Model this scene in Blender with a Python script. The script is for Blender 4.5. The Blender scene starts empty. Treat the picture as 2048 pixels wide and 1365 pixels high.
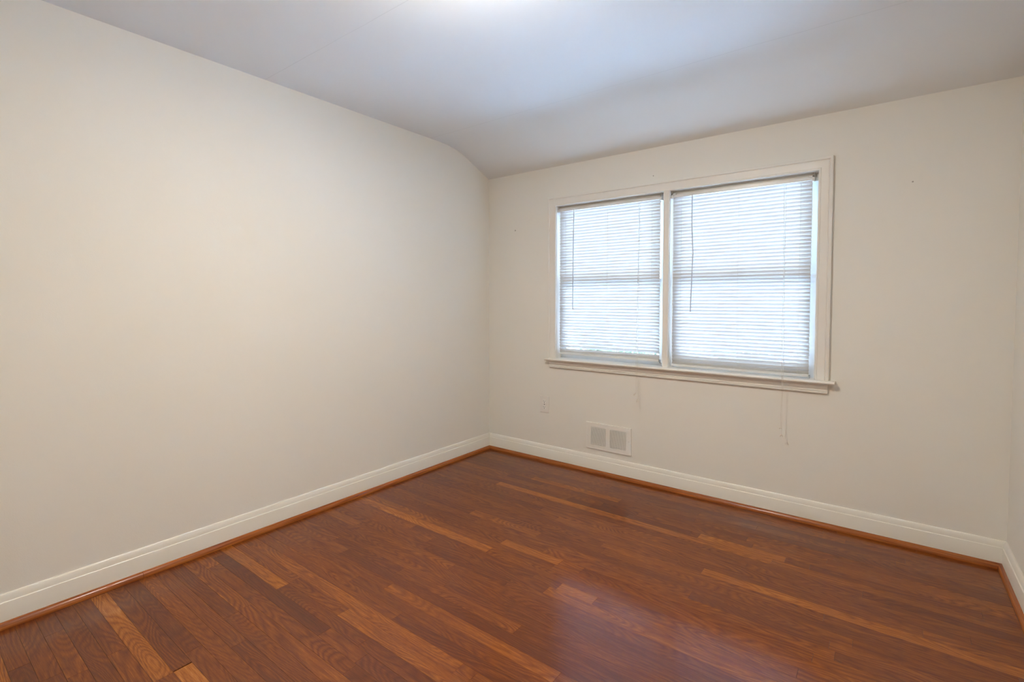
import bpy, bmesh, math, random
from mathutils import Vector, Matrix, noise as mnoise

S = bpy.context.scene
COL = S.collection
PI = math.pi

# ------------------------------------------------------------------ camera
cd = bpy.data.cameras.new('camera')
cam = bpy.data.objects.new('camera', cd)
COL.objects.link(cam)
cam.location = (2.7782, -3.3161, 1.30)
cam.rotation_euler = (PI / 2 - 0.0366, 0.0001, 0.6506)
cd.sensor_width = 36.0
cd.lens = 984.84 * 36.0 / 2048.0
cd.shift_y = -(682.5 - 637.79) / 2048.0
cd.clip_start = 0.02
cd.clip_end = 200
S.camera = cam

# ------------------------------------------------------------------ exposure
S.view_settings.view_transform = 'Standard'
S.view_settings.look = 'None'
S.view_settings.gamma = 1.0
S.view_settings.use_curve_mapping = False
S.view_settings.exposure = 3.07
K = 1.0 / 8.0        # lights are given at daylight scale 1 and the camera exposes 3 stops up

# ------------------------------------------------------------------ sky
SKY = (0.66, 0.79, 1.0)
SKY_STRENGTH = 14.0 * K
world = bpy.data.worlds.new('world')
S.world = world
world.use_nodes = True
bg = world.node_tree.nodes['Background']
bg.inputs['Color'].default_value = (*SKY, 1)
bg.inputs['Strength'].default_value = SKY_STRENGTH

# high sun from behind the house: it lights the garden, none of it enters the window
sd = bpy.data.lights.new('sun', 'SUN')
sd.energy = 150.0 * K
sd.color = (0.36, 0.60, 0.98)
sd.angle = 0.01
sun = bpy.data.objects.new('sun', sd)
sun.rotation_euler = (math.radians(8), 0, math.radians(12))
COL.objects.link(sun)

# ceiling lamp light (the fixture itself is built further down)
LAMP_XY = (1.69, -2.16)
LAMP_POWER = 40.5 * K
LAMP_COLOR = (1.0, 0.915, 0.755)

# room measures
W = 3.266
ZC = 2.528
ZL = 2.352
Y0 = -4.15          # wall behind the camera


# ------------------------------------------------------------------ materials
def new_mat(name):
    m = bpy.data.materials.new(name)
    m.use_nodes = True
    nt = m.node_tree
    return m, nt, nt.nodes['Principled BSDF']


def N(nt, t, **kw):
    n = nt.nodes.new(t)
    for k, v in kw.items():
        setattr(n, k, v)
    return n


def simple(name, col, rough=0.5, spec=0.5, metal=0.0, noise=0.0, nscale=20.0, bump=0.0, bscale=200.0):
    m, nt, b = new_mat(name)
    b.inputs['Base Color'].default_value = (*col, 1)
    b.inputs['Roughness'].default_value = rough
    b.inputs['Specular IOR Level'].default_value = spec
    b.inputs['Metallic'].default_value = metal
    tc = N(nt, 'ShaderNodeTexCoord')
    if noise > 0:
        no = N(nt, 'ShaderNodeTexNoise')
        no.inputs['Scale'].default_value = nscale
        no.inputs['Detail'].default_value = 4
        nt.links.new(tc.outputs['Object'], no.inputs['Vector'])
        mx = N(nt, 'ShaderNodeMix', data_type='RGBA')
        mx.inputs['A'].default_value = (*[c * (1 - noise) for c in col], 1)
        mx.inputs['B'].default_value = (*[min(1, c * (1 + noise)) for c in col], 1)
        nt.links.new(no.outputs['Fac'], mx.inputs['Factor'])
        nt.links.new(mx.outputs['Result'], b.inputs['Base Color'])
    if bump > 0:
        n2 = N(nt, 'ShaderNodeTexNoise')
        n2.inputs['Scale'].default_value = bscale
        n2.inputs['Detail'].default_value = 3
        nt.links.new(tc.outputs['Object'], n2.inputs['Vector'])
        bp = N(nt, 'ShaderNodeBump')
        bp.inputs['Strength'].default_value = bump
        bp.inputs['Distance'].default_value = 0.002
        nt.links.new(n2.outputs['Fac'], bp.inputs['Height'])
        nt.links.new(bp.outputs['Normal'], b.inputs['Normal'])
    return m


def wall_material(name, col, seams=(), marks=()):
    """flat emulsion with fine roller texture; seams = drywall joints at y, marks = small nail marks"""
    m, nt, b = new_mat(name)
    b.inputs['Roughness'].default_value = 0.72
    b.inputs['Specular IOR Level'].default_value = 0.25
    tc = N(nt, 'ShaderNodeTexCoord')
    big = N(nt, 'ShaderNodeTexNoise')
    big.inputs['Scale'].default_value = 1.6
    big.inputs['Detail'].default_value = 5
    nt.links.new(tc.outputs['Object'], big.inputs['Vector'])
    mx = N(nt, 'ShaderNodeMix', data_type='RGBA')
    mx.inputs['A'].default_value = (*[c * 0.985 for c in col], 1)
    mx.inputs['B'].default_value = (*[c * 1.015 for c in col], 1)
    nt.links.new(big.outputs['Fac'], mx.inputs['Factor'])
    last = mx.outputs['Result']
    sep = N(nt, 'ShaderNodeSeparateXYZ')
    nt.links.new(tc.outputs['Object'], sep.inputs[0])
    hgt = None
    for ys in seams:
        wob = N(nt, 'ShaderNodeTexNoise')
        wob.inputs['Scale'].default_value = 3.0
        nt.links.new(tc.outputs['Object'], wob.inputs['Vector'])
        a = N(nt, 'ShaderNodeMath', operation='MULTIPLY_ADD')
        a.inputs[1].default_value = 0.012
        nt.links.new(wob.outputs['Fac'], a.inputs[0])
        nt.links.new(sep.outputs['Y'], a.inputs[2])
        c = N(nt, 'ShaderNodeMath', operation='COMPARE')
        c.inputs[1].default_value = ys + 0.006
        c.inputs[2].default_value = 0.0012
        nt.links.new(a.outputs[0], c.inputs[0])
        g = N(nt, 'ShaderNodeTexNoise')
        g.inputs['Scale'].default_value = 1.3
        nt.links.new(tc.outputs['Object'], g.inputs['Vector'])
        gg = N(nt, 'ShaderNodeMath', operation='MULTIPLY')
        nt.links.new(c.outputs[0], gg.inputs[0])
        nt.links.new(g.outputs['Fac'], gg.inputs[1])
        mm = N(nt, 'ShaderNodeMix', data_type='RGBA')
        mm.inputs['B'].default_value = (*[k * 0.72 for k in col], 1)
        nt.links.new(last, mm.inputs['A'])
        nt.links.new(gg.outputs[0], mm.inputs['Factor'])
        last = mm.outputs['Result']
    for (p, r, colr) in marks:
        d = N(nt, 'ShaderNodeVectorMath', operation='DISTANCE')
        d.inputs[1].default_value = p
        nt.links.new(tc.outputs['Object'], d.inputs[0])
        mr = N(nt, 'ShaderNodeMath', operation='LESS_THAN')
        mr.inputs[1].default_value = r
        nt.links.new(d.outputs['Value'], mr.inputs[0])
        mm = N(nt, 'ShaderNodeMix', data_type='RGBA')
        mm.inputs['B'].default_value = (*colr, 1)
        nt.links.new(last, mm.inputs['A'])
        nt.links.new(mr.outputs[0], mm.inputs['Factor'])
        last = mm.outputs['Result']
    nt.links.new(last, b.inputs['Base Color'])
    fine = N(nt, 'ShaderNodeTexNoise')
    fine.inputs['Scale'].default_value = 240
    fine.inputs['Detail'].default_value = 3
    nt.links.new(tc.outputs['Object'], fine.inputs['Vector'])
    mid = N(nt, 'ShaderNodeTexNoise')
    mid.inputs['Scale'].default_value = 9
    mid.inputs['Detail'].default_value = 3
    nt.links.new(tc.outputs['Object'], mid.inputs['Vector'])
    b1 = N(nt, 'ShaderNodeBump')
    b1.inputs['Strength'].default_value = 0.25
    b1.inputs['Distance'].default_value = 0.001
    nt.links.new(fine.outputs['Fac'], b1.inputs['Height'])
    b2 = N(nt, 'ShaderNodeBump')
    b2.inputs['Strength'].default_value = 0.12
    b2.inputs['Distance'].default_value = 0.01
    nt.links.new(mid.outputs['Fac'], b2.inputs['Height'])
    nt.links.new(b1.outputs['Normal'], b2.inputs['Normal'])
    nt.links.new(b2.outputs['Normal'], b.inputs['Normal'])
    return m


def floor_material():
    m, nt, b = new_mat('stained_oak_floor')
    L = nt.links
    at = N(nt, 'ShaderNodeAttribute', attribute_name='plank')     # r = tone, g,b = random offsets
    sp = N(nt, 'ShaderNodeSeparateColor')
    L.new(at.outputs['Color'], sp.inputs[0])
    tc = N(nt, 'ShaderNodeTexCoord')
    sx = N(nt, 'ShaderNodeSeparateXYZ')
    L.new(tc.outputs['Object'], sx.inputs[0])

    def math_(op, a, bb, c=None):
        n = N(nt, 'ShaderNodeMath', operation=op)
        for i, v in enumerate((a, bb, c)):
            if v is None:
                continue
            if isinstance(v, (int, float)):
                n.inputs[i].default_value = v
            else:
                L.new(v, n.inputs[i])
        return n.outputs[0]

    def vec(x, y, z):
        c = N(nt, 'ShaderNodeCombineXYZ')
        for i, v in enumerate((x, y, z)):
            if isinstance(v, (int, float)):
                c.inputs[i].default_value = v
            else:
                L.new(v, c.inputs[i])
        return c.outputs[0]

    X, Y = sx.outputs['X'], sx.outputs['Y']
    R1, R2 = sp.outputs['Green'], sp.outputs['Blue']
    off1 = math_('MULTIPLY', R1, 61.0)
    off2 = math_('MULTIPLY', R2, 37.0)

    def tex(kx, ky, scale, detail, dist=0.0, rough=0.5):
        v = vec(math_('MULTIPLY_ADD', X, kx, off1), math_('MULTIPLY_ADD', Y, ky, off2), off1)
        n = N(nt, 'ShaderNodeTexNoise')
        n.inputs['Scale'].default_value = scale
        n.inputs['Detail'].default_value = detail
        n.inputs['Distortion'].default_value = dist
        n.inputs['Roughness'].default_value = rough
        L.new(v, n.inputs['Vector'])
        return n.outputs['Fac']

    contour = tex(1.3, 7.0, 1.0, 1.5, 0.25, 0.5)
    rings = math_('PINGPONG', math_('MULTIPLY', contour, 62.0), 1.0)     # cathedral figure
    rings = math_('POWER', rings, 0.6)
    amount = math_('SMOOTH_MIN', math_('MULTIPLY', tex(0.7, 5.0, 1.0, 2.0), 1.0), 1.0, 0.1)
    streak = tex(2.2, 95.0, 1.0, 4.0, 0.2, 0.65)
    pores = tex(22.0, 520.0, 1.0, 3.0, 0.0, 0.6)
    blotch = tex(1.3, 3.0, 1.0, 3.0, 0.0, 0.55)
    ray = tex(38.0, 150.0, 1.0, 3.0, 1.2, 0.6)

    ramp = N(nt, 'ShaderNodeValToRGB')
    e = ramp.color_ramp.elements
    e[0].position = 0.0
    e[0].color = (0.092, 0.021, 0.0060, 1)
    e[1].position = 1.0
    e[1].color = (0.52, 0.190, 0.032, 1)
    for p, c in ((0.30, (0.142, 0.032, 0.0062, 1)), (0.55, (0.232, 0.058, 0.0070, 1)), (0.78, (0.375, 0.114, 0.011, 1))):
        k = e.new(p)
        k.color = c
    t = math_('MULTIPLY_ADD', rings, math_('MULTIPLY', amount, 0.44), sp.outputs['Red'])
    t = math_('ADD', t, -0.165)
    t = math_('MULTIPLY_ADD', math_('SUBTRACT', streak, 0.5), 0.42, t)
    t = math_('MULTIPLY_ADD', math_('SUBTRACT', blotch, 0.5), 0.42, t)
    t = math_('MULTIPLY_ADD', math_('SUBTRACT', pores, 0.5), 0.62, t)
    t = math_('MULTIPLY_ADD', math_('SUBTRACT', ray, 0.5), 0.16, t)
    L.new(t, ramp.inputs[0])
    L.new(ramp.outputs[0], b.inputs['Base Color'])
    rr = math_('MULTIPLY_ADD', streak, 0.03, 0.277)
    L.new(rr, b.inputs['Roughness'])
    b.inputs['IOR'].default_value = 1.18
    b.inputs['Specular IOR Level'].default_value = 0.5
    bp = N(nt, 'ShaderNodeBump')
    bp.inputs['Strength'].default_value = 0.03
    bp.inputs['Distance'].default_value = 0.0002
    L.new(streak, bp.inputs['Height'])
    wv = N(nt, 'ShaderNodeTexNoise')
    wv.inputs['Scale'].default_value = 7.0
    wv.inputs['Detail'].default_value = 2
    L.new(tc.outputs['Object'], wv.inputs['Vector'])
    b2 = N(nt, 'ShaderNodeBump')
    b2.inputs['Strength'].default_value = 0.04
    b2.inputs['Distance'].default_value = 0.01
    L.new(wv.outputs['Fac'], b2.inputs['Height'])
    L.new(bp.outputs['Normal'], b2.inputs['Normal'])
    L.new(b2.outputs['Normal'], b.inputs['Normal'])
    # varnish: half of the surface lobe is crisp, half is a soft haze
    c = N(nt, 'ShaderNodeBsdfPrincipled')
    L.new(ramp.outputs[0], c.inputs['Base Color'])
    c.inputs['Roughness'].default_value = 0.125
    c.inputs['IOR'].default_value = 1.78
    L.new(b2.outputs['Normal'], c.inputs['Normal'])
    mx = N(nt, 'ShaderNodeMixShader')
    mx.inputs[0].default_value = 0.6
    L.new(b.outputs[0], mx.inputs[1])
    L.new(c.outputs[0], mx.inputs[2])
    L.new(mx.outputs[0], nt.nodes['Material Output'].inputs['Surface'])
    return m


def shoe_material():
    m, nt, b = new_mat('varnished_oak_shoe')
    tc = N(nt, 'ShaderNodeTexCoord')
    mp = N(nt, 'ShaderNodeMapping')
    mp.inputs['Scale'].default_value = (1.6, 1.6, 60)
    nt.links.new(tc.outputs['Object'], mp.inputs['Vector'])
    n = N(nt, 'ShaderNodeTexNoise')
    n.inputs['Scale'].default_value = 3.0
    n.inputs['Detail'].default_value = 5
    nt.links.new(mp.outputs[0], n.inputs['Vector'])
    r = N(nt, 'ShaderNodeValToRGB')
    r.color_ramp.elements[0].position = 0.3
    r.color_ramp.elements[0].color = (0.23, 0.052, 0.010, 1)
    r.color_ramp.elements[1].position = 0.75
    r.color_ramp.elements[1].color = (0.50, 0.155, 0.028, 1)
    nt.links.new(n.outputs['Fac'], r.inputs[0])
    nt.links.new(r.outputs[0], b.inputs['Base Color'])
    b.inputs['Roughness'].default_value = 0.22
    return m


def slat_material():
    """thin white vinyl: mostly diffuse reflection with part of the daylight let through"""
    m = bpy.data.materials.new('white_vinyl_slat')
    m.use_nodes = True
    nt = m.node_tree
    nt.nodes.clear()
    out = N(nt, 'ShaderNodeOutputMaterial')
    d = N(nt, 'ShaderNodeBsdfDiffuse')
    d.inputs['Color'].default_value = (0.60, 0.575, 0.55, 1)
    t = N(nt, 'ShaderNodeBsdfTranslucent')
    t.inputs['Color'].default_value = (1.0, 0.96, 0.92, 1)
    g = N(nt, 'ShaderNodeBsdfGlossy')
    g.inputs['Roughness'].default_value = 0.35
    g.inputs['Color'].default_value = (1, 1, 1, 1)
    tc = N(nt, 'ShaderNodeTexCoord')
    no = N(nt, 'ShaderNodeTexNoise')
    no.inputs['Scale'].default_value = 14
    nt.links.new(tc.outputs['Object'], no.inputs['Vector'])
    f = N(nt, 'ShaderNodeMath', operation='MULTIPLY_ADD')
    f.inputs[1].default_value = 0.04
    f.inputs[2].default_value = SLAT_TRANS - 0.02
    nt.links.new(no.outputs['Fac'], f.inputs[0])
    a = N(nt, 'ShaderNodeMixShader')
    nt.links.new(f.outputs[0], a.inputs[0])
    nt.links.new(d.outputs[0], a.inputs[1])
    nt.links.new(t.outputs[0], a.inputs[2])
    b = N(nt, 'ShaderNodeMixShader')
    b.inputs[0].default_value = 0.04
    nt.links.new(a.outputs[0], b.inputs[1])
    nt.links.new(g.outputs[0], b.inputs[2])
    nt.links.new(b.outputs[0], out.inputs[0])
    return m


def glass_material():
    m = bpy.data.materials.new('window_glass')
    m.use_nodes = True
    nt = m.node_tree
    nt.nodes.clear()
    out = N(nt, 'ShaderNodeOutputMaterial')
    tr = N(nt, 'ShaderNodeBsdfTransparent')
    tr.inputs['Color'].default_value = (0.94, 0.97, 0.96, 1)
    gl = N(nt, 'ShaderNodeBsdfGlossy')
    gl.inputs['Roughness'].default_value = 0.02
    fr = N(nt, 'ShaderNodeFresnel')
    fr.inputs['IOR'].default_value = 1.45
    mx = N(nt, 'ShaderNodeMixShader')
    nt.links.new(fr.outputs[0], mx.inputs[0])
    nt.links.new(tr.outputs[0], mx.inputs[1])
    nt.links.new(gl.outputs[0], mx.inputs[2])
    nt.links.new(mx.outputs[0], out.inputs[0])
    return m


def foliage_material(name, a, c):
    m, nt, b = new_mat(name)
    tc = N(nt, 'ShaderNodeTexCoord')
    n = N(nt, 'ShaderNodeTexNoise')
    n.inputs['Scale'].default_value = 6
    n.inputs['Detail'].default_value = 5
    nt.links.new(tc.outputs['Object'], n.inputs['Vector'])
    r = N(nt, 'ShaderNodeValToRGB')
    r.color_ramp.elements[0].position = 0.35
    r.color_ramp.elements[0].color = (*a, 1)
    r.color_ramp.elements[1].position = 0.65
    r.color_ramp.elements[1].color = (*c, 1)
    nt.links.new(n.outputs['Fac'], r.inputs[0])
    nt.links.new(r.outputs[0], b.inputs['Base Color'])
    b.inputs['Roughness'].default_value = 0.6
    return m


SLAT_TRANS = 0.075
WALLC = (0.865, 0.845, 0.795)
M = {}
M['wall'] = wall_material('warm_white_wall_paint', WALLC)
M['wall_back'] = wall_material('warm_white_wall_paint_with_nail_marks', WALLC,
                               marks=[((0.289, 0.0, 1.887), 0.006, (0.45, 0.42, 0.38)),
                                      ((2.871, 0.0, 1.918), 0.004, (0.45, 0.42, 0.38)),
                                      ((1.478, 0.0, 2.16), 0.004, (0.45, 0.42, 0.38))])
M['ceiling'] = wall_material('white_ceiling_paint', (0.855, 0.87, 0.88), seams=(-1.933, -0.688))
M['trim'] = simple('satin_white_trim_paint', (0.86, 0.835, 0.79), 0.35, 0.4, noise=0.012, nscale=8, bump=0.05, bscale=90)
M['base'] = simple('satin_cream_baseboard_paint', (0.87, 0.84, 0.775), 0.32, 0.45, noise=0.012, nscale=6, bump=0.06, bscale=60)
M['sash'] = simple('white_vinyl_sash', (0.80, 0.82, 0.84), 0.35, 0.4, noise=0.01)
M['floor'] = floor_material()
M['sub'] = simple('dark_subfloor_felt', (0.02, 0.012, 0.008), 0.9, 0.1)
M['shoe'] = shoe_material()
M['slat'] = slat_material()
M['rail'] = simple('white_enamelled_blind_rail', (0.80, 0.79, 0.78), 0.3, 0.5, noise=0.01)
M['bracket'] = simple('white_plastic_bracket', (0.78, 0.74, 0.70), 0.4, 0.4, noise=0.01)
M['wand'] = simple('clear_grey_plastic_wand', (0.60, 0.60, 0.65), 0.2, 0.5, noise=0.02)
M['cord'] = simple('white_cotton_cord', (0.74, 0.70, 0.64), 0.8, 0.1, noise=0.05, nscale=300)
M['tassel'] = simple('cream_plastic_tassel', (0.76, 0.71, 0.64), 0.4, 0.4, noise=0.02)
M['glass'] = glass_material()
M['brass'] = simple('dull_metal_sash_lock', (0.28, 0.27, 0.26), 0.4, 0.5, metal=0.6, noise=0.03)
M['steel'] = simple('dull_grey_steel', (0.36, 0.35, 0.34), 0.4, 0.5, metal=0.5, noise=0.03)
M['plate'] = simple('ivory_plastic_cover_plate', (0.85, 0.82, 0.78), 0.3, 0.5, noise=0.01)
M['socket'] = simple('white_plastic_socket', (0.90, 0.88, 0.85), 0.3, 0.5, noise=0.01)
M['hole'] = simple('dark_slot', (0.03, 0.025, 0.02), 0.8, 0.1, noise=0.05)
M['screw'] = simple('painted_screw_head', (0.86, 0.84, 0.80), 0.35, 0.5, noise=0.01)
M['register'] = simple('cream_enamelled_register', (0.88, 0.86, 0.82), 0.33, 0.45, noise=0.01)
M['vent_shade'] = simple('painted_vent_shade', (0.04, 0.028, 0.02), 0.8, 0.2, noise=0.1)  # near-black colour stands in for the shade behind the louvres
M['ground'] = simple('pale_concrete_paving', (0.72, 0.75, 0.78), 0.9, 0.1, noise=0.08, nscale=2)
M['bush'] = foliage_material('leafy_green', (0.03, 0.05, 0.025), (0.11, 0.16, 0.085))
M['bark'] = simple('grey_brown_bark', (0.16, 0.12, 0.09), 0.9, 0.1, noise=0.3, nscale=30)


# ------------------------------------------------------------------ helpers
def obj(name, bm, mat, parent=None, loc=None, smooth=False, autos=False):
    me = bpy.data.meshes.new(name)
    bmesh.ops.recalc_face_normals(bm, faces=bm.faces)
    bm.to_mesh(me)
    bm.free()
    o = bpy.data.objects.new(name, me)
    COL.objects.link(o)
    if mat is not None:
        me.materials.append(mat)
    if parent is not None:
        o.parent = parent
    if loc is not None:
        o.location = loc
    if smooth:
        for p in me.polygons:
            p.use_smooth = True
    if autos:
        me.set_sharp_from_angle(angle=math.radians(autos))
    return o


def tag(o, label=None, cat=None, group=None, kind=None):
    if label:
        o['label'] = label
    if cat:
        o['category'] = cat
    if group:
        o['group'] = group
    if kind:
        o['kind'] = kind
    return o


def empty(name, loc=(0, 0, 0)):
    o = bpy.data.objects.new(name, None)
    o.empty_display_size = 0.05
    COL.objects.link(o)
    o.location = loc
    return o


def add_box(bm, x0, x1, y0, y1, z0, z1, bev=0.0, seg=2):
    b = bmesh.new()
    vs = [b.verts.new(p) for p in ((x0, y0, z0), (x1, y0, z0), (x1, y1, z0), (x0, y1, z0),
                                   (x0, y0, z1), (x1, y0, z1), (x1, y1, z1), (x0, y1, z1))]
    for f in ((0, 3, 2, 1), (4, 5, 6, 7), (0, 1, 5, 4), (1, 2, 6, 5), (2, 3, 7, 6), (3, 0, 4, 7)):
        b.faces.new([vs[i] for i in f])
    if bev > 0:
        bmesh.ops.bevel(b, geom=list(b.edges), offset=bev, segments=seg, profile=0.5, affect='EDGES')
    merge(bm, b)


def merge(bm, b, mat=None):
    me = bpy.data.meshes.new('tmp')
    if mat is not None:
        bmesh.ops.transform(b, matrix=mat, verts=b.verts)
    b.to_mesh(me)
    b.free()
    bm.from_mesh(me)
    bpy.data.meshes.remove(me)


def tube(bm, pts, r, seg=8):
    """round bar along a polyline; r is one radius or a list"""
    pts = [Vector(p) for p in pts]
    n = len(pts)
    rs = r if isinstance(r, (list, tuple)) else [r] * n
    rings = []
    for i, p in enumerate(pts):
        d = (pts[min(i + 1, n - 1)] - pts[max(i - 1, 0)]).normalized()
        a = Vector((1, 0, 0)) if abs(d.x) < 0.8 else Vector((0, 1, 0))
        u = d.cross(a).normalized()
        v = d.cross(u).normalized()
        rings.append([bm.verts.new(p + (u * math.cos(k * 2 * PI / seg) + v * math.sin(k * 2 * PI / seg)) * rs[i])
                      for k in range(seg)])
    for i in range(n - 1):
        for k in range(seg):
            bm.faces.new((rings[i][k], rings[i][(k + 1) % seg], rings[i + 1][(k + 1) % seg], rings[i + 1][k]))
    bm.faces.new(rings[0][::-1])
    bm.faces.new(rings[-1])


def lathe(bm, prof, seg=32, center=(0, 0, 0)):
    """prof = [(r, z)] from the axis to the axis"""
    cx, cy, cz = center
    rings = []
    for r, z in prof:
        if r < 1e-6:
            rings.append([bm.verts.new((cx, cy, cz + z))])
        else:
            rings.append([bm.verts.new((cx + r * math.cos(k * 2 * PI / seg), cy + r * math.sin(k * 2 * PI / seg), cz + z))
                          for k in range(seg)])
    for a, b in zip(rings, rings[1:]):
        for k in range(seg):
            k2 = (k + 1) % seg
            if len(a) == 1 and len(b) == 1:
                continue
            if len(a) == 1:
                bm.faces.new((a[0], b[k], b[k2]))
            elif len(b) == 1:
                bm.faces.new((a[k], a[k2], b[0]))
            else:
                bm.faces.new((a[k], a[k2], b[k2], b[k]))


def sweep(bm, prof, frames, closed=False):
    """prof = closed list of (u, v); frames = list of (origin, U, V): a moulding with mitred corners"""
    rings = []
    for o, U, V in frames:
        o, U, V = Vector(o), Vector(U), Vector(V)
        rings.append([bm.verts.new(o + U * u + V * v) for u, v in prof])
    n = len(prof)
    m = len(rings)
    for i in range(m if closed else m - 1):
        a, b = rings[i], rings[(i + 1) % m]
        for k in range(n):
            bm.faces.new((a[k], a[(k + 1) % n], b[(k + 1) % n], b[k]))
    if not closed:
        bm.faces.new(rings[0][::-1])
        bm.faces.new(rings[-1])


# ------------------------------------------------------------------ ceiling
def ceil_profile():
    """(y, z) of the ceiling underside: flat, a soft bend, then the slope down to the window wall"""
    pts = [(Y0 - 0.02, ZC)]
    y = -3.6
    while y < -0.75:
        pts.append((y, ZC))
        y += 0.4
    ys, ye = -0.70, -0.28
    sl = 0.425
    zs = ZL + sl * 0.28
    # cubic Hermite from (ys, ZC) slope 0 to (ye, zs) slope -sl
    for i in range(0, 15):
        t = i / 14
        h = ye - ys
        z = (2 * t ** 3 - 3 * t ** 2 + 1) * ZC + (-2 * t ** 3 + 3 * t ** 2) * zs + (t ** 3 - t ** 2) * (-sl * h)
        pts.append((ys + h * t, z))
    pts.append((-0.14, ZL + 0.14 * sl))
    pts.append((0.0, ZL))
    pts.append((0.02, ZL - 0.02 * sl))
    return pts


prof = ceil_profile()
bm = bmesh.new()
x0, x1 = -0.01, W + 0.01
lo0 = [bm.verts.new((x0, y, z)) for y, z in prof]
lo1 = [bm.verts.new((x1, y, z)) for y, z in prof]
hi0 = [bm.verts.new((x0, y, 2.75)) for y, z in prof]
hi1 = [bm.verts.new((x1, y, 2.75)) for y, z in prof]
for i in range(len(prof) - 1):
    bm.faces.new((lo0[i], lo1[i], lo1[i + 1], lo0[i + 1]))
    bm.faces.new((hi0[i], hi0[i + 1], hi1[i + 1], hi1[i]))
    bm.faces.new((lo0[i], lo0[i + 1], hi0[i + 1], hi0[i]))
    bm.faces.new((lo1[i], hi1[i], hi1[i + 1], lo1[i + 1]))
bm.faces.new((lo0[0], hi0[0], hi1[0], lo1[0]))
bm.faces.new((lo0[-1], lo1[-1], hi1[-1], hi0[-1]))
tag(obj('ceiling', bm, M['ceiling'], smooth=True, autos=30), kind='structure')

# ------------------------------------------------------------------ walls
ZB = -0.12
HX0, HX1, HZ0, HZ1 = 0.682, 2.468, 0.815, 2.056     # rough opening in the window wall
bm = bmesh.new()
add_box(bm, -0.15, 0.0, Y0 - 0.15, 0.15, ZB, 2.76)
tag(obj('wall_left', bm, M['wall']), kind='structure')
bm = bmesh.new()
add_box(bm, W, W + 0.15, Y0 - 0.15, 0.15, ZB, 2.76)
tag(obj('wall_right', bm, M['wall']), kind='structure')
bm = bmesh.new()
add_box(bm, 0.0, W, Y0 - 0.15, Y0, ZB, 2.76)
tag(obj('wall_front', bm, M['wall']), kind='structure')
# window wall with its hole
bm = bmesh.new()


def ring_wall(bm, X0, X1, Z0, Z1, a0, a1, b0, b1, y0, y1):
    xs, zs = (X0, a0, a1, X1), (Z0, b0, b1, Z1)
    f = [[bm.verts.new((x, y0, z)) for z in zs] for x in xs]
    g = [[bm.verts.new((x, y1, z)) for z in zs] for x in xs]
    for i in range(3):
        for j in range(3):
            if i == 1 and j == 1:
                continue
            bm.faces.new((f[i][j], f[i + 1][j], f[i + 1][j + 1], f[i][j + 1]))
            bm.faces.new((g[i][j], g[i][j + 1], g[i + 1][j + 1], g[i + 1][j]))
    for k in range(3):
        bm.faces.new((f[0][k], f[0][k + 1], g[0][k + 1], g[0][k]))
        bm.faces.new((f[3][k], g[3][k], g[3][k + 1], f[3][k + 1]))
        bm.faces.new((f[k][0], g[k][0], g[k + 1][0], f[k + 1][0]))
        bm.faces.new((f[k][3], f[k + 1][3], g[k + 1][3], g[k][3]))
    bm.faces.new((f[1][1], g[1][1], g[1][2], f[1][2]))
    bm.faces.new((f[2][1], f[2][2], g[2][2], g[2][1]))
    bm.faces.new((f[1][1], f[2][1], g[2][1], g[1][1]))
    bm.faces.new((f[1][2], g[1][2], g[2][2], f[2][2]))


ring_wall(bm, 0.0, W, ZB, 2.76, HX0, HX1, HZ0, HZ1, 0.0, 0.15)
tag(obj('wall_back', bm, M['wall_back']), kind='structure')

# ------------------------------------------------------------------ floor
random.seed(11)
PW = 0.0586
# boards read off the photograph: (x0, x1, y, tone)
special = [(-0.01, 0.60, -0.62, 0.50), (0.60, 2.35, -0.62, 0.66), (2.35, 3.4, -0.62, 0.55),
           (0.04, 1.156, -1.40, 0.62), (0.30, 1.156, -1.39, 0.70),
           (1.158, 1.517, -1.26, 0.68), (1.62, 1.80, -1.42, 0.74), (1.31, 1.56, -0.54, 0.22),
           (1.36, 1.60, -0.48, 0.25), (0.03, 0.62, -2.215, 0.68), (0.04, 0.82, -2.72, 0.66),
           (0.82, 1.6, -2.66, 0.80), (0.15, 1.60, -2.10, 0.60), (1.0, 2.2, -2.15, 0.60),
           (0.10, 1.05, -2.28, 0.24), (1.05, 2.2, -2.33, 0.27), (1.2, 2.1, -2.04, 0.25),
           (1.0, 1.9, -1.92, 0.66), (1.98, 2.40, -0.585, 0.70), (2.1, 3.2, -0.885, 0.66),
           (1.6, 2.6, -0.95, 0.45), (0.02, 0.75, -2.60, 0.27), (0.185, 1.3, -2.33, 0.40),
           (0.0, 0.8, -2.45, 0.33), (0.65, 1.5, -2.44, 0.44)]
rows = int((-Y0) / PW) + 2
planks = []
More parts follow.
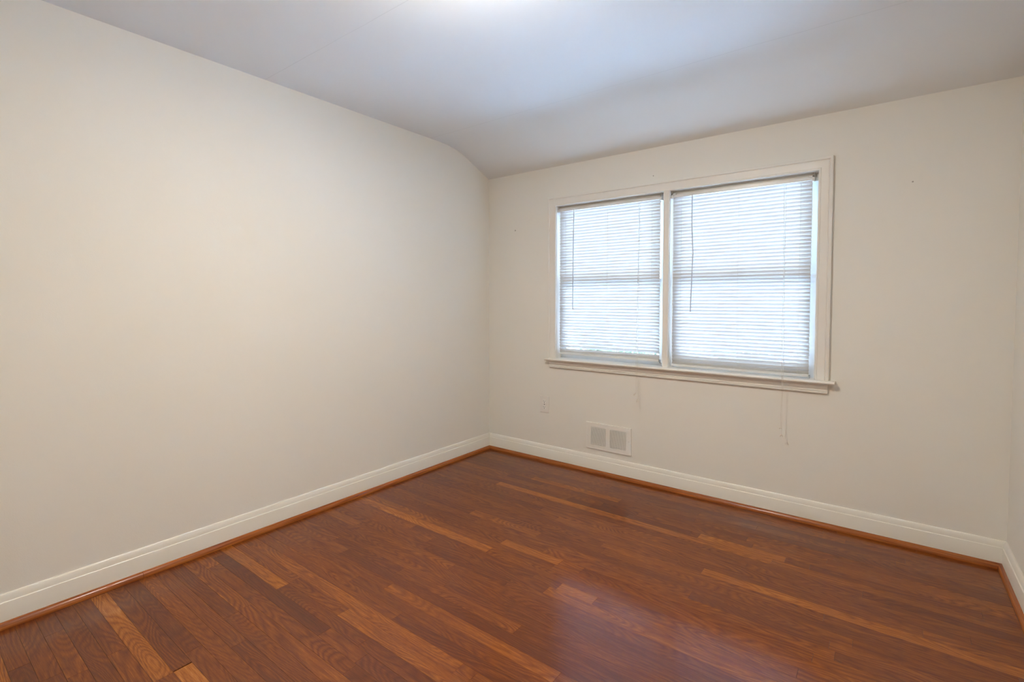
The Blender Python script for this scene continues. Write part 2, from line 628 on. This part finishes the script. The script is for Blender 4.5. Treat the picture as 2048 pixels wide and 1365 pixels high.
for r in range(rows):
    yb = -r * PW - 0.004
    ya = yb - PW
    yc = (ya + yb) / 2
    cuts = []
    x = -random.uniform(0.1, 1.1)
    while x < W + 0.05:
        ln = random.choice([0.35, 0.55, 0.75, 0.95, 1.2, 1.5, 1.8]) * random.uniform(0.85, 1.15)
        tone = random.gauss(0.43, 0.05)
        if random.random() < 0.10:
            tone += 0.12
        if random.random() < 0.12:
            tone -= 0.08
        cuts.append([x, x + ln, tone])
        x += ln
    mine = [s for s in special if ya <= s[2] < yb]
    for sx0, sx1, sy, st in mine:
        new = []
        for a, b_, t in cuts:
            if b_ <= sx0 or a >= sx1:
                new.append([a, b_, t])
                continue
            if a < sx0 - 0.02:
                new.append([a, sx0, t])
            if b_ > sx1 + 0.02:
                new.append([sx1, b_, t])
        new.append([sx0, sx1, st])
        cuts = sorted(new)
    for a, b_, t in cuts:
        a2, b2 = max(a, -0.01), min(b_, W + 0.01)
        if b2 - a2 > 0.02:
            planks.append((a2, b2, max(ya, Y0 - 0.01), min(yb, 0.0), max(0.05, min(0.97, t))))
bm = bmesh.new()
lay = bm.loops.layers.float_color.new('plank')
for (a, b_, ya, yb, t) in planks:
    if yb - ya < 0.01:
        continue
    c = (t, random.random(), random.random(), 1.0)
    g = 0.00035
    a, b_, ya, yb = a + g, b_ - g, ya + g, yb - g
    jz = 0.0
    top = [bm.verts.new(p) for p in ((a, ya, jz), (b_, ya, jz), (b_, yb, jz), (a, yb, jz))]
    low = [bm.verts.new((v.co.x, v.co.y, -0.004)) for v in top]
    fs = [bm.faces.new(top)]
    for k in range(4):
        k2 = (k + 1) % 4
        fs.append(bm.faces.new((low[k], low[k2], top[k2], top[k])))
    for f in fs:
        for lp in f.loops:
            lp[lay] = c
n_top = len(bm.faces)
add_box(bm, -0.01, W + 0.01, Y0 - 0.01, 0.01, -0.12, -0.003)
bm.faces.ensure_lookup_table()
for i in range(n_top, len(bm.faces)):
    bm.faces[i].material_index = 1
fl = obj('floor', bm, M['floor'])
fl.data.materials.append(M['sub'])
tag(fl, kind='structure')

# ------------------------------------------------------------------ baseboards and shoe mouldings
BT, BL = 0.1325, 0.1010
BTH = 0.017
# u = away from the wall, v = up
base_prof = [(0, 0), (BTH, 0), (BTH, BL - 0.003), (BTH - 0.0008, BL - 0.0008), (BTH - 0.003, BL), (BTH - 0.0042, BL + 0.0015),
             (BTH - 0.0050, BL + 0.006), (BTH - 0.0058, BL + 0.012), (BTH - 0.0075, BL + 0.019), (BTH - 0.0095, BL + 0.025),
             (BTH - 0.0115, BT - 0.002), (0.004, BT - 0.0004), (0, BT)]
q = 0.0185
shoe_prof = [(BTH, 0)] + [(BTH + q * math.cos(a), 0.0255 * math.sin(a)) for a in [k * PI / 2 / 10 for k in range(0, 11)]]


def wall_run(name, prof, mat, a, b, inward, ca=1, cb=1, smooth=True):
    """moulding along a wall line a->b on the floor, mitred into both corners"""
    a, b, inward = Vector(a), Vector(b), Vector(inward)
    d = (b - a).normalized()
    bm = bmesh.new()
    up = Vector((0, 0, 1))
    sweep(bm, prof, [(a, inward + d * ca, up), (b, inward - d * cb, up)])
    o = obj(name, bm, mat, smooth=smooth, autos=28)
    return tag(o, kind='structure')


cL0, cR0, cL1, cR1 = (0, 0, 0), (W, 0, 0), (0, Y0, 0), (W, Y0, 0)
wall_run('baseboard_back', base_prof, M['base'], cL0, cR0, (0, -1, 0))
wall_run('baseboard_left', base_prof, M['base'], cL1, cL0, (1, 0, 0))
wall_run('baseboard_right', base_prof, M['base'], cR0, cR1, (-1, 0, 0))
wall_run('baseboard_front', base_prof, M['base'], cR1, cL1, (0, 1, 0))
wall_run('trim_4', shoe_prof, M['shoe'], cL0, cR0, (0, -1, 0))
jy = -2.562
wall_run('trim_5', shoe_prof, M['shoe'], (0, jy + 0.0006, 0), cL0, (1, 0, 0), 0.0, 1)
wall_run('trim_6', shoe_prof, M['shoe'], cL1, (0, jy - 0.0006, 0), (1, 0, 0), 1, 0.0)
wall_run('trim_7', shoe_prof, M['shoe'], cR0, cR1, (-1, 0, 0))
wall_run('trim_8', shoe_prof, M['shoe'], cR1, cL1, (0, 1, 0))

# ------------------------------------------------------------------ window casing, stool, apron
OL, OR_, OT, OB = 0.6963, 2.4541, 2.0409, 0.8440
CW = 0.0700
ML, MR = 1.5568, 1.5974
# u = outward from the opening, v = toward the room
cas_prof = [(0, 0), (0, 0.012), (0.002, 0.0145), (0.0065, 0.0155), (0.011, 0.0145), (0.0125, 0.0125), (0.0145, 0.0125),
            (0.030, 0.0150), (0.046, 0.0185), (0.049, 0.0185), (0.0505, 0.0165), (0.053, 0.0165), (0.055, 0.0215),
            (0.0575, 0.0240), (0.066, 0.0245), (0.069, 0.0235), (CW, 0.021), (CW, 0)]
bm = bmesh.new()
rm = Vector((0, -1, 0))
sweep(bm, cas_prof, [((OL, 0, OB), (-1, 0, 0), rm), ((OL, 0, OT), (-1, 0, 1), rm),
                     ((OR_, 0, OT), (1, 0, 1), rm), ((OR_, 0, OB), (1, 0, 0), rm)])
# mullion casing between the two windows
mul = [(0, 0.0), (0, 0.012), (0.0025, 0.0145), (0.006, 0.0150), (0.009, 0.0135)]
w_ = MR - ML
mp = [(u, v) for u, v in mul] + [(w_ - u, v) for u, v in reversed(mul)]
sweep(bm, mp, [((ML, 0, OB), (1, 0, 0), rm), ((ML, 0, OT), (1, 0, 0), rm)])
tag(obj('trim_1', bm, M['trim'], smooth=True, autos=25), kind='structure')

# stool (nosed board) with ears
STZ = 0.8440
NOSE = 0.058
bm = bmesh.new()
SX0, SX1 = 0.6180, 2.5560
nose = [(0.0, -0.017)] + [(NOSE - 0.0085 + 0.0085 * math.sin(a), -0.0085 - 0.0085 * math.cos(a)) for a in [k * PI / 10 for k in range(11)]] + [(0.0, 0.0)]
sweep(bm, nose, [((SX0, 0, STZ), (0, -1, 0), (0, 0, 1)), ((SX1, 0, STZ), (0, -1, 0), (0, 0, 1))])
add_box(bm, HX0, HX1, 0.0, 0.075, STZ - 0.017, STZ)
tag(obj('trim_2', bm, M['trim'], smooth=True, autos=30), kind='structure')
# apron moulding under the stool: v = away from wall, u = downwards
ap = [(0, 0), (0, 0.036), (0.006, 0.036), (0.009, 0.0335), (0.0105, 0.030), (0.014, 0.0285), (0.020, 0.0270), (0.027, 0.0235), (0.032, 0.0185),
      (0.0345, 0.0180), (0.036, 0.0155), (0.0395, 0.0155), (0.041, 0.0190), (0.0445, 0.0195), (0.046, 0.0165), (0.0475, 0.0150),
      (0.049, 0.0175), (0.0540, 0.0185), (0.0575, 0.0170), (0.0590, 0.013), (0.0590, 0)]
bm = bmesh.new()
zt = STZ - 0.017
sweep(bm, ap, [((0.6450, 0, zt), (0, 0, -1), (0, -1, 0)), ((2.5200, 0, zt), (0, 0, -1), (0, -1, 0))])
tag(obj('trim_3', bm, M['trim'], smooth=True, autos=25), kind='structure')


# ------------------------------------------------------------------ windows (double-hung sashes in their frames)
def ring_box(bm, x0, x1, z0, z1, l, r, b, t, y0, y1, bev=0.0015):
    add_box(bm, x0, x0 + l, y0, y1, z0, z1, bev)
    add_box(bm, x1 - r, x1, y0, y1, z0, z1, bev)
    add_box(bm, x0 + l, x1 - r, y0, y1, z1 - t, z1, bev)
    add_box(bm, x0 + l, x1 - r, y0, y1, z0, z0 + b, bev)


def window(name, x0, x1, lock_x):
    root = empty(name, ((x0 + x1) / 2, 0.075, STZ))
    tag(root, kind='structure')
    inv = Matrix.Translation(-Vector(root.location))

    def part(nm, bm, mat, parent=root, **kw):
        o = obj(nm, bm, mat, **kw)
        o.parent = parent
        if parent is root:
            o.matrix_parent_inverse = inv
        return o
    bm = bmesh.new()   # jambs, head, sloping sill, stops
    ring_box(bm, x0 - 0.012, x1 + 0.012, 0.820, OT + 0.012, 0.0135, 0.0135, 0.0215, 0.0135, 0.0, 0.150, 0.0)
    for (a, b) in ((x0, x0 + 0.010), (x1 - 0.010, x1)):
        add_box(bm, a, b, 0.052, 0.064, STZ, OT, 0.001)
        add_box(bm, a, b, 0.100, 0.105, STZ, OT, 0.001)
    add_box(bm, x0, x1, 0.0455, 0.064, OT - 0.046, OT, 0.001)  # head stop, made deeper behind the headrail to block daylight on the head
    part('window_frame', bm, M['trim'])
    # lower sash (room side) and upper sash
    MZ = 1.436
    bm = bmesh.new()
    ring_box(bm, x0 + 0.003, x1 - 0.003, STZ - 0.0022, MZ + 0.020, 0.048, 0.048, 0.062, 0.036, 0.067, 0.097)
    lo = part('lower_sash', bm, M['sash'])
    bm = bmesh.new()
    add_box(bm, x0 + 0.046, x1 - 0.046, 0.080, 0.084, STZ + 0.06, MZ - 0.012)
    part('glass_pane', bm, M['glass'], lo)
    bm = bmesh.new()
    ring_box(bm, x0 + 0.003, x1 - 0.003, MZ - 0.020, OT - 0.004, 0.056, 0.056, 0.036, 0.042, 0.108, 0.138)
    up = part('upper_sash', bm, M['sash'])
    bm = bmesh.new()
    add_box(bm, x0 + 0.054, x1 - 0.054, 0.121, 0.125, MZ + 0.012, OT - 0.042)
    part('glass_pane', bm, M['glass'], up)
    # cam lock on the meeting rail
    bm = bmesh.new()
    lathe(bm, [(0, 0), (0.026, 0), (0.026, 0.004), (0.014, 0.007), (0.011, 0.014), (0, 0.015)], 20, (lock_x, 0.082, MZ + 0.020))
    add_box(bm, lock_x - 0.03, lock_x + 0.004, 0.072, 0.080, MZ + 0.031, MZ + 0.037, 0.002)
    lk = part('sash_lock', bm, M['brass'], smooth=True, autos=40)
    for o in (lo, up):
        for ch in o.children:
            ch.matrix_parent_inverse = Matrix.Identity(4)
    return root


window('window_1', OL, ML, 1.13)
window('window_2', MR, OR_, 2.03)


# ------------------------------------------------------------------ mini blinds
PITCH = 0.0222
SW = 0.0262
YB = 0.030


def make_blind(x0, x1, top, bottom, wand_pts, cord, label, left, bent, seed):
    rnd = random.Random(seed)
    root = empty('mini_blind', ((x0 + x1) / 2, YB, top))
    tag(root, label, 'window blind', 'mini blinds over the two windows')
    inv = Matrix.Translation(-Vector(root.location))

    def part(nm, bm, mat, parent=root, **kw):
        o = obj(nm, bm, mat, **kw)
        o.parent = parent
        if parent is root:
            o.matrix_parent_inverse = inv
        return o
    # headrail: U channel with rolled lips
    bm = bmesh.new()
    hh = 0.020
    y0, y1 = YB - 0.0125, YB + 0.0125
    hp = [(y0, 0), (y0, hh), (y0 + 0.003, hh), (y0 + 0.003, hh - 0.002), (y0 + 0.001, hh - 0.002), (y0 + 0.001, 0.001),
          (y1 - 0.001, 0.001), (y1 - 0.001, hh - 0.002), (y1 - 0.003, hh - 0.002), (y1 - 0.003, hh), (y1, hh), (y1, 0)]
    sweep(bm, hp, [((x0, 0, top - hh), (0, 1, 0), (0, 0, 1)), ((x1, 0, top - hh), (0, 1, 0), (0, 0, 1))])
    hr = part('headrail', bm, M['rail'])
    # box brackets at both ends
    for s, xx in ((1, x0), (-1, x1)):
        bm = bmesh.new()
        e = 0.0075
        xa, xb = sorted((xx - s * e, xx - s * (e - 0.0022)))
        add_box(bm, xa, xb, YB - 0.019, YB + 0.018, top - hh - 0.006, OT - 0.001, 0.0006)
        xa, xb = sorted((xx - s * e, xx + s * 0.024))
        add_box(bm, xa, xb, YB - 0.019, YB + 0.018, top + 0.0015, top + 0.004, 0.0006)
        xa, xb = sorted((xx - s * e, xx + s * 0.0035))
        add_box(bm, xa, xb, YB - 0.0205, YB - 0.0180, top - hh - 0.006, top + 0.004, 0.0006)
        xa, xb = sorted((xx - s * e, xx + s * 0.020))
        add_box(bm, xa, xb, YB - 0.0205, YB - 0.0180, top - 0.004, top + 0.004, 0.0006)
        part('bracket', bm, M['bracket'])
    # slats: crowned strips, room edge up, outer edge down
    bm = bmesh.new()
    tilt = math.radians(TILT)
    zt = top - hh - 0.012
    zb = bottom + 0.020
    n = int(round((zt - zb) / PITCH))
    nseg = 6
    nx = 10
    for i in range(n + 1):
        zc = zt - (zt - zb) * i / n + rnd.uniform(-0.0005, 0.0005)
        if i in bent:
            zc += bent[i]
        ti = tilt + math.radians(rnd.uniform(-1.6, 1.6))
        xe0, xe1 = x0 + 0.003 + rnd.uniform(-0.0008, 0.0008), x1 - 0.003 + rnd.uniform(-0.0008, 0.0008)
        sl = rnd.uniform(-0.0006, 0.0006)
        ph = rnd.uniform(0, 6)
        grid = []
        for a in range(nx + 1):
            fx = a / nx
            x = xe0 + (xe1 - xe0) * fx
            dz = sl * (fx - 0.5) + 0.0004 * math.sin(ph + fx * 7)
            row = []
            for k in range(nseg + 1):
                u = (k / nseg - 0.5) * SW              # across the slat, + = room edge
                crown = 0.0019 * (1 - (2 * k / nseg - 1) ** 2)
                inset = 0.0015 if k in (0, nseg) and a in (0, nx) else 0
                xx = x + (inset if a == 0 else -inset)
                # room edge up; crown bulges to the room/down side
                py = YB - u * math.cos(ti) - crown * math.sin(ti) * CROWN
                pz = zc + dz + u * math.sin(ti) - crown * math.cos(ti) * CROWN
                row.append(bm.verts.new((xx, py, pz)))
            grid.append(row)
        for a in range(nx):
            for k in range(nseg):
                bm.faces.new((grid[a][k], grid[a + 1][k], grid[a + 1][k + 1], grid[a][k + 1]))
    sl_o = part('slats', bm, M['slat'], smooth=True)
    # bottom rail
    bm = bmesh.new()
    bp = [(-0.0125, 0.003), (-0.011, 0.0), (0.011, 0.0), (0.0125, 0.003), (0.0125, 0.011), (0.009, 0.0145), (0.0, 0.016), (-0.009, 0.0145), (-0.0125, 0.011)]
    dzr = 0.0
    sweep(bm, bp, [((x0 + 0.004, YB, bottom), (0, 1, 0), (0, 0, 1)), ((x1 - 0.004, YB, bottom - 0.002), (0, 1, 0), (0, 0, 1))])
    part('bottom_rail', bm, M['rail'], smooth=True, autos=35)
    # small metal hold-down bracket at the right end of the bottom rail
    bm = bmesh.new()
    add_box(bm, x1 + 0.001, x1 + 0.0025, YB - 0.010, YB + 0.010, bottom - 0.010, bottom + 0.012, 0.0004)
    add_box(bm, x1 + 0.001, x1 + 0.013, YB - 0.010, YB + 0.010, bottom - 0.0115, bottom - 0.0100, 0.0004)
    tube(bm, [(x1 - 0.006, YB, bottom + 0.007), (x1 + 0.005, YB, bottom + 0.007)], 0.0016, 6)
    part('hold_down_bracket', bm, M['steel'])
    # ladder cords: front and back strings with rungs, near both ends and the middle
    yf, yk = YB - 0.0125, YB + 0.0125
    for lx in (x0 + 0.060, (x0 + x1) / 2 + 0.01, x1 - 0.060):
        bm = bmesh.new()
        tube(bm, [(lx, yf, top - hh), (lx, yf, bottom + 0.012)], 0.0005, 5)
        tube(bm, [(lx, yk, top - hh), (lx, yk, bottom + 0.012)], 0.0005, 5)
        part('ladder_cord', bm, M['cord'])
    # tilt wand on its hook
    bm = bmesh.new()
    tube(bm, wand_pts[0], 0.0037, 8)
    if len(wand_pts) > 1:
        tube(bm, wand_pts[1], 0.0037, 8)
    wd = part('tilt_wand', bm, M['wand'])
    p0 = Vector(wand_pts[0][0])
    bm = bmesh.new()
    tube(bm, [p0 + Vector((0, 0.012, 0.018)), p0 + Vector((0, 0.003, 0.017)), p0 + Vector((0, -0.001, 0.008)), p0 + Vector((0, 0, -0.006))], 0.0028, 6)
    part('wand_hook', bm, M['tassel'], wd, smooth=True)
    if len(wand_pts) > 1:
        bm = bmesh.new()
        pj = Vector(wand_pts[0][-1])
        tube(bm, [pj + Vector((0, 0, 0.006)), pj + Vector((0, 0, -0.006))], 0.0042, 8)
        part('wand_joint', bm, M['tassel'], wd, smooth=True)
    # lift cords and tassels
    for pts, tas in cord:
        bm = bmesh.new()
        tube(bm, pts, 0.00105, 5)
        c = part('lift_cord', bm, M['cord'])
        for (p, d, ln, rad) in tas:
            bm = bmesh.new()
            b = bmesh.new()
            lathe(b, [(0, 0), (rad * 0.45, 0), (rad * 0.7, -ln * 0.25), (rad, -ln * 0.8), (rad * 0.85, -ln), (0, -ln)], 12)
            rot = Vector((0, 0, -1)).rotation_difference(Vector(d).normalized()).to_matrix().to_4x4()
            merge(bm, b, Matrix.Translation(Vector(p)) @ rot)
            part('tassel', bm, M['tassel'], c, smooth=True, autos=40)
    return root


TILT = 61.0
CROWN = 1.0


def cordpath(xt, zt, xs, xb, zb, yb=-0.0665, wig=0.0, ph=0.0):
    """falls from the headrail in front of the slats, over the stool nose, and hangs"""
    pts = []
    zn = STZ + 0.01
    for i in range(13):
        t = i / 12
        z = zt + (zn - zt) * t
        y = 0.012 + (-0.0620 - 0.012) * t
        pts.append((xt + (xs - xt) * t + wig * math.sin(ph + 5 * t), y, z))
    for i in range(1, 9):
        t = i / 8
        pts.append((xs + (xb - xs) * t + wig * math.sin(ph + 5 + 9 * t), -0.0620 + (yb + 0.062) * t, zn + (zb - zn) * t))
    return pts


# left blind
c1 = cordpath(1.372, 2.000, 1.392, 1.396, 0.655, wig=0.001)
c2 = cordpath(1.378, 2.000, 1.402, 1.407, 0.615, wig=0.001, ph=2)
make_blind(0.708, 1.526, 2.018, 0.876,
           [[(0.845, 0.010, 1.985), (0.845, 0.004, 1.80), (0.8445, 0.000, 1.50), (0.846, -0.004, 1.232)]],
           [(c1, [(c1[-1], (-0.6, -0.1, -0.62), 0.026, 0.0055)]),
            (c2, [(c2[-1], (-0.12, 0, -1), 0.026, 0.0055)])],
           'white mini blind over the left window, its grey tilt wand hanging straight', 'l',
           {48: -0.006}, 3)
# right blind
c3 = cordpath(2.278, 1.992, 2.296, 2.296, 0.552, wig=0.001)
c4 = cordpath(2.286, 1.992, 2.303, 2.301, 0.512, wig=0.001, ph=2)
make_blind(1.609, 2.424, 2.016, 0.853,
           [[(1.741, 0.010, 1.985), (1.7425, 0.004, 1.80), (1.752, 0.001, 1.610)],
            [(1.752, 0.001, 1.606), (1.7465, -0.001, 1.42), (1.741, -0.002, 1.226)]],
           [(c3, [(c3[-1], (-0.75, 0, -0.5), 0.011, 0.0045), (c3[-1], (0.7, 0, -0.7), 0.009, 0.004)]),
            (c4, [(c4[-1], (-0.5, 0, -0.75), 0.015, 0.0038), (c4[-1], (0.45, 0, -0.8), 0.015, 0.0035)])],
           'white mini blind over the right window, its grey tilt wand bent at a joint', 'r',
           {}, 8)

# ------------------------------------------------------------------ wall outlet
ox0, ox1, oz0, oz1 = 0.5449, 0.6320, 0.3932, 0.5272
ocx, ocz = (ox0 + ox1) / 2, (oz0 + oz1) / 2
root = empty('wall_outlet', (ocx, 0, ocz))
tag(root, 'ivory duplex outlet cover plate on the window wall, left of the vent grille', 'outlet')


def lpart(root, nm, bm, mat, parent=None, **kw):
    o = obj(nm, bm, mat, **kw)
    o.parent = parent or root
    if parent is None:
        o.matrix_parent_inverse = Matrix.Translation(-Vector(root.location))
    return o


bm = bmesh.new()
# plate with sloped edges
hx, hz = (ox1 - ox0) / 2, (oz1 - oz0) / 2
vs = []
for (ins, y) in ((0, 0.0), (0, -0.0025), (0.0035, -0.0062), (0.006, -0.0066)):
    vs.append([bm.verts.new((ocx + sx * (hx - ins), y, ocz + sz * (hz - ins))) for sx, sz in ((-1, -1), (1, -1), (1, 1), (-1, 1))])
for a, b in zip(vs, vs[1:]):
    for k in range(4):
        bm.faces.new((a[k], a[(k + 1) % 4], b[(k + 1) % 4], b[k]))
bm.faces.new(vs[-1])
bm.faces.new(vs[0][::-1])
lpart(root, 'cover_plate', bm, M['plate'])
for s in (1, -1):
    zc = ocz + s * 0.0235
    bm = bmesh.new()
    b = bmesh.new()
    rr = 0.0178
    ring = []
    for k in range(28):
        a = 2 * PI * k / 28
        ring.append((ocx + rr * math.cos(a), max(-0.0142, min(0.0142, rr * math.sin(a))) + zc))
    f0 = [bm.verts.new((x, -0.0060, z)) for x, z in ring]
    f1 = [bm.verts.new((x, -0.0086, z)) for x, z in ring]
    for k in range(28):
        bm.faces.new((f0[k], f0[(k + 1) % 28], f1[(k + 1) % 28], f1[k]))
    bm.faces.new(f1)
    bm.faces.new(f0[::-1])
    b.free()
    rc = lpart(root, 'receptacle', bm, M['socket'])
    bm = bmesh.new()
    add_box(bm, ocx - 0.0085, ocx - 0.0060, -0.0089, -0.0080, zc - 0.001, zc + 0.0085)
    add_box(bm, ocx + 0.0060, ocx + 0.0085, -0.0089, -0.0080, zc + 0.000, zc + 0.0075)
    b = bmesh.new()
    bmesh.ops.create_cone(b, cap_ends=True, segments=12, radius1=0.0030, radius2=0.0030, depth=0.0009)
    merge(bm, b, Matrix.Translation((ocx, -0.00845, zc - 0.0078)) @ Matrix.Rotation(PI / 2, 4, 'X'))
    lpart(root, 'slots', bm, M['hole'], rc)
bm = bmesh.new()
b = bmesh.new()
bmesh.ops.create_cone(b, cap_ends=True, segments=14, radius1=0.0038, radius2=0.0030, depth=0.0016)
merge(bm, b, Matrix.Translation((ocx, -0.0070, ocz)) @ Matrix.Rotation(PI / 2, 4, 'X'))
lpart(root, 'screw', bm, M['hole'])

# ------------------------------------------------------------------ vent register
vx0, vx1, vz0, vz1 = 0.9713, 1.3359, 0.1786, 0.3777
vcx = (vx0 + vx1) / 2
root = empty('vent_grille', (vcx, 0, vz0))
tag(root, 'cream metal wall vent grille with two banks of louvres just above the baseboard', 'vent')
g0, g1 = vz0 + 0.034, vz1 - 0.030
la0, la1, lb0, lb1 = vx0 + 0.038, vcx - 0.016, vcx + 0.014, vx1 - 0.038
bm = bmesh.new()
yf, yb_ = -0.0085, -0.0045
# face sheet around the two grille openings
for (a, b, c, d) in ((vx0, vx1, g1, vz1), (vx0, vx1, vz0, g0), (vx0, la0, g0, g1), (la1, lb0, g0, g1), (lb1, vx1, g0, g1)):
    add_box(bm, a, b, yf, yb_, c, d)
# rolled outer rim back to the wall
rim = [(0, 0), (0, 0.0048), (0.0020, 0.0082), (0.0048, 0.0094), (0.0080, 0.0088), (0.0085, 0.0075), (0.0085, 0.0)]
fr = []
for (x, z, ux, uz) in ((vx0, vz0, 1, 1), (vx1, vz0, -1, 1), (vx1, vz1, -1, -1), (vx0, vz1, 1, -1)):
    fr.append(((x, 0, z), (ux, 0, uz), (0, -1, 0)))
sweep(bm, rim, fr, closed=True)
lpart(root, 'face_plate', bm, M['register'], autos=30)
for (a, b) in ((la0, la1), (lb0, lb1)):
    bm = bmesh.new()
    nl = 19
    for i in range(nl):
        z = g0 + (i + 0.5) * (g1 - g0) / nl
        # louvre blade: angled strip with thickness
        y0_, y1_ = -0.0086, -0.0016
        dz = 0.0043
        t = 0.0010
        pr = [(y0_, z + 0.0020), (-0.0050, z + 0.0033), (y1_, z + 0.0038), (y1_, z + 0.0030), (-0.0060, z + 0.0018), (y0_ + 0.0008, z - 0.0015), (y0_, z - 0.0015)]
        r0 = [bm.verts.new((a - 0.002, y, zz)) for y, zz in pr]
        r1 = [bm.verts.new((b + 0.002, y, zz)) for y, zz in pr]
        for k in range(len(pr)):
            bm.faces.new((r0[k], r0[(k + 1) % len(pr)], r1[(k + 1) % len(pr)], r1[k]))
        bm.faces.new(r0[::-1])
        bm.faces.new(r1)
    lpart(root, 'louvres', bm, M['register'])
bm = bmesh.new()
add_box(bm, la0 - 0.01, lb1 + 0.01, -0.0014, -0.0006, g0 - 0.01, g1 + 0.01)  # flat dark sheet: depth shade of the vent put into its colour
lpart(root, 'shade_backing', bm, M['vent_shade'])
for sx_ in (vx0 + 0.0125, vx1 - 0.0185):
    bm = bmesh.new()
    lathe(bm, [(0, 0), (0.0055, 0), (0.0050, 0.0015), (0.003, 0.0026), (0, 0.003)], 16)
    sc = obj('screw', bm, M['screw'], smooth=True)
    sc.parent = root
    sc.matrix_parent_inverse = Matrix.Translation(-Vector(root.location))
    sc.location = (sx_, -0.0085, (vz0 + vz1) / 2 + 0.002)
    sc.rotation_euler = (PI / 2, 0, 0)

# ------------------------------------------------------------------ ceiling lamp (just above the frame)
root = empty('ceiling_light', (LAMP_XY[0], LAMP_XY[1], ZC))
tag(root, 'round flush ceiling light with a frosted glass dome at the middle of the ceiling', 'ceiling light')
bm = bmesh.new()
lathe(bm, [(0, 0), (0.115, 0), (0.118, -0.006), (0.110, -0.020), (0, -0.020)], 40, (LAMP_XY[0], LAMP_XY[1], ZC))
lpart(root, 'canopy', bm, M['screw'], smooth=True, autos=40)
m, nt, b = new_mat('frosted_lamp_glass')
b.inputs['Base Color'].default_value = (0.95, 0.93, 0.88, 1)
b.inputs['Emission Color'].default_value = (*LAMP_COLOR, 1)
DOME_R, DOME_D = 0.105, 0.075
b.inputs['Emission Strength'].default_value = 2.5 * K
bm = bmesh.new()
pr = [(DOME_R * math.cos(a), -0.020 - DOME_D * math.sin(a)) for a in [k * PI / 2 / 10 for k in range(10)]] + [(0, -0.020 - DOME_D)]
lathe(bm, pr, 40, (LAMP_XY[0], LAMP_XY[1], ZC))
lpart(root, 'glass_dome', bm, m, smooth=True)
da = bpy.data.lights.new('ceiling_lamp_down', 'AREA')
da.shape = 'DISK'
da.size = 0.09
da.energy = LAMP_POWER * 0.56
da.color = LAMP_COLOR
do_ = bpy.data.objects.new('ceiling_lamp_down', da)
do_.location = (LAMP_XY[0], LAMP_XY[1], ZC - 0.020 - DOME_D - 0.004)
COL.objects.link(do_)
ld = bpy.data.lights.new('ceiling_lamp', 'POINT')
ld.energy = LAMP_POWER * 0.44
ld.color = LAMP_COLOR
ld.shadow_soft_size = 0.025
lo = bpy.data.objects.new('ceiling_lamp', ld)
lo.location = (LAMP_XY[0], LAMP_XY[1], ZC - 0.020 - DOME_D - 0.075)
COL.objects.link(lo)

# ------------------------------------------------------------------ outside the windows
bm = bmesh.new()
add_box(bm, -14, 18, 0.16, 26, -1.2, -1.0)
tag(obj('ground', bm, M['ground']), kind='structure')


def shrub(cx, cy, r, h, label, seed):
    rnd = random.Random(seed)
    root = empty('garden_shrub', (cx, cy, -1.0))
    tag(root, label, 'shrub', 'shrubs outside the windows')
    bm = bmesh.new()
    for k in range(5):
        a = k * 2 * PI / 5 + rnd.random()
        tube(bm, [(cx, cy, -1.0), (cx + 0.1 * math.cos(a), cy + 0.1 * math.sin(a), -0.5),
                  (cx + r * 0.5 * math.cos(a), cy + r * 0.5 * math.sin(a), -1.0 + h * 0.75)], [0.03, 0.022, 0.008], 6)
    lpart(root, 'stems', bm, M['bark'])
    bm = bmesh.new()
    for i in range(5200):
        u = rnd.uniform(-1, 1)
        a = rnd.uniform(0, 2 * PI)
        rad = rnd.uniform(0.55, 1.0) ** 0.5
        s = math.sqrt(1 - u * u)
        p = Vector((cx + r * rad * s * math.cos(a), cy + r * rad * s * math.sin(a), -1.0 + h * 0.56 + h * 0.44 * rad * u))
        p += Vector((mnoise.noise(p * 2.0), mnoise.noise(p * 2.0 + Vector((9, 0, 0))), mnoise.noise(p * 2.0 + Vector((0, 9, 0))))) * 0.16
        d1 = Vector((rnd.gauss(0, 1), rnd.gauss(0, 1), rnd.gauss(0, 1))).normalized()
        d2 = d1.orthogonal().normalized()
        L_ = rnd.uniform(0.05, 0.09)
        q_ = [p - d1 * L_, p + d2 * L_ * 0.5, p + d1 * L_, p - d2 * L_ * 0.5]
        bm.faces.new([bm.verts.new(v) for v in q_])
    lpart(root, 'foliage', bm, M['bush'])


shrub(-2.0, 7.6, 1.3, 2.9, 'leafy green shrub outside, seen in slivers through the left blind', 5)
shrub(0.95, 7.9, 1.2, 2.8, 'leafy green shrub outside, seen in slivers through the lower right blind', 6)
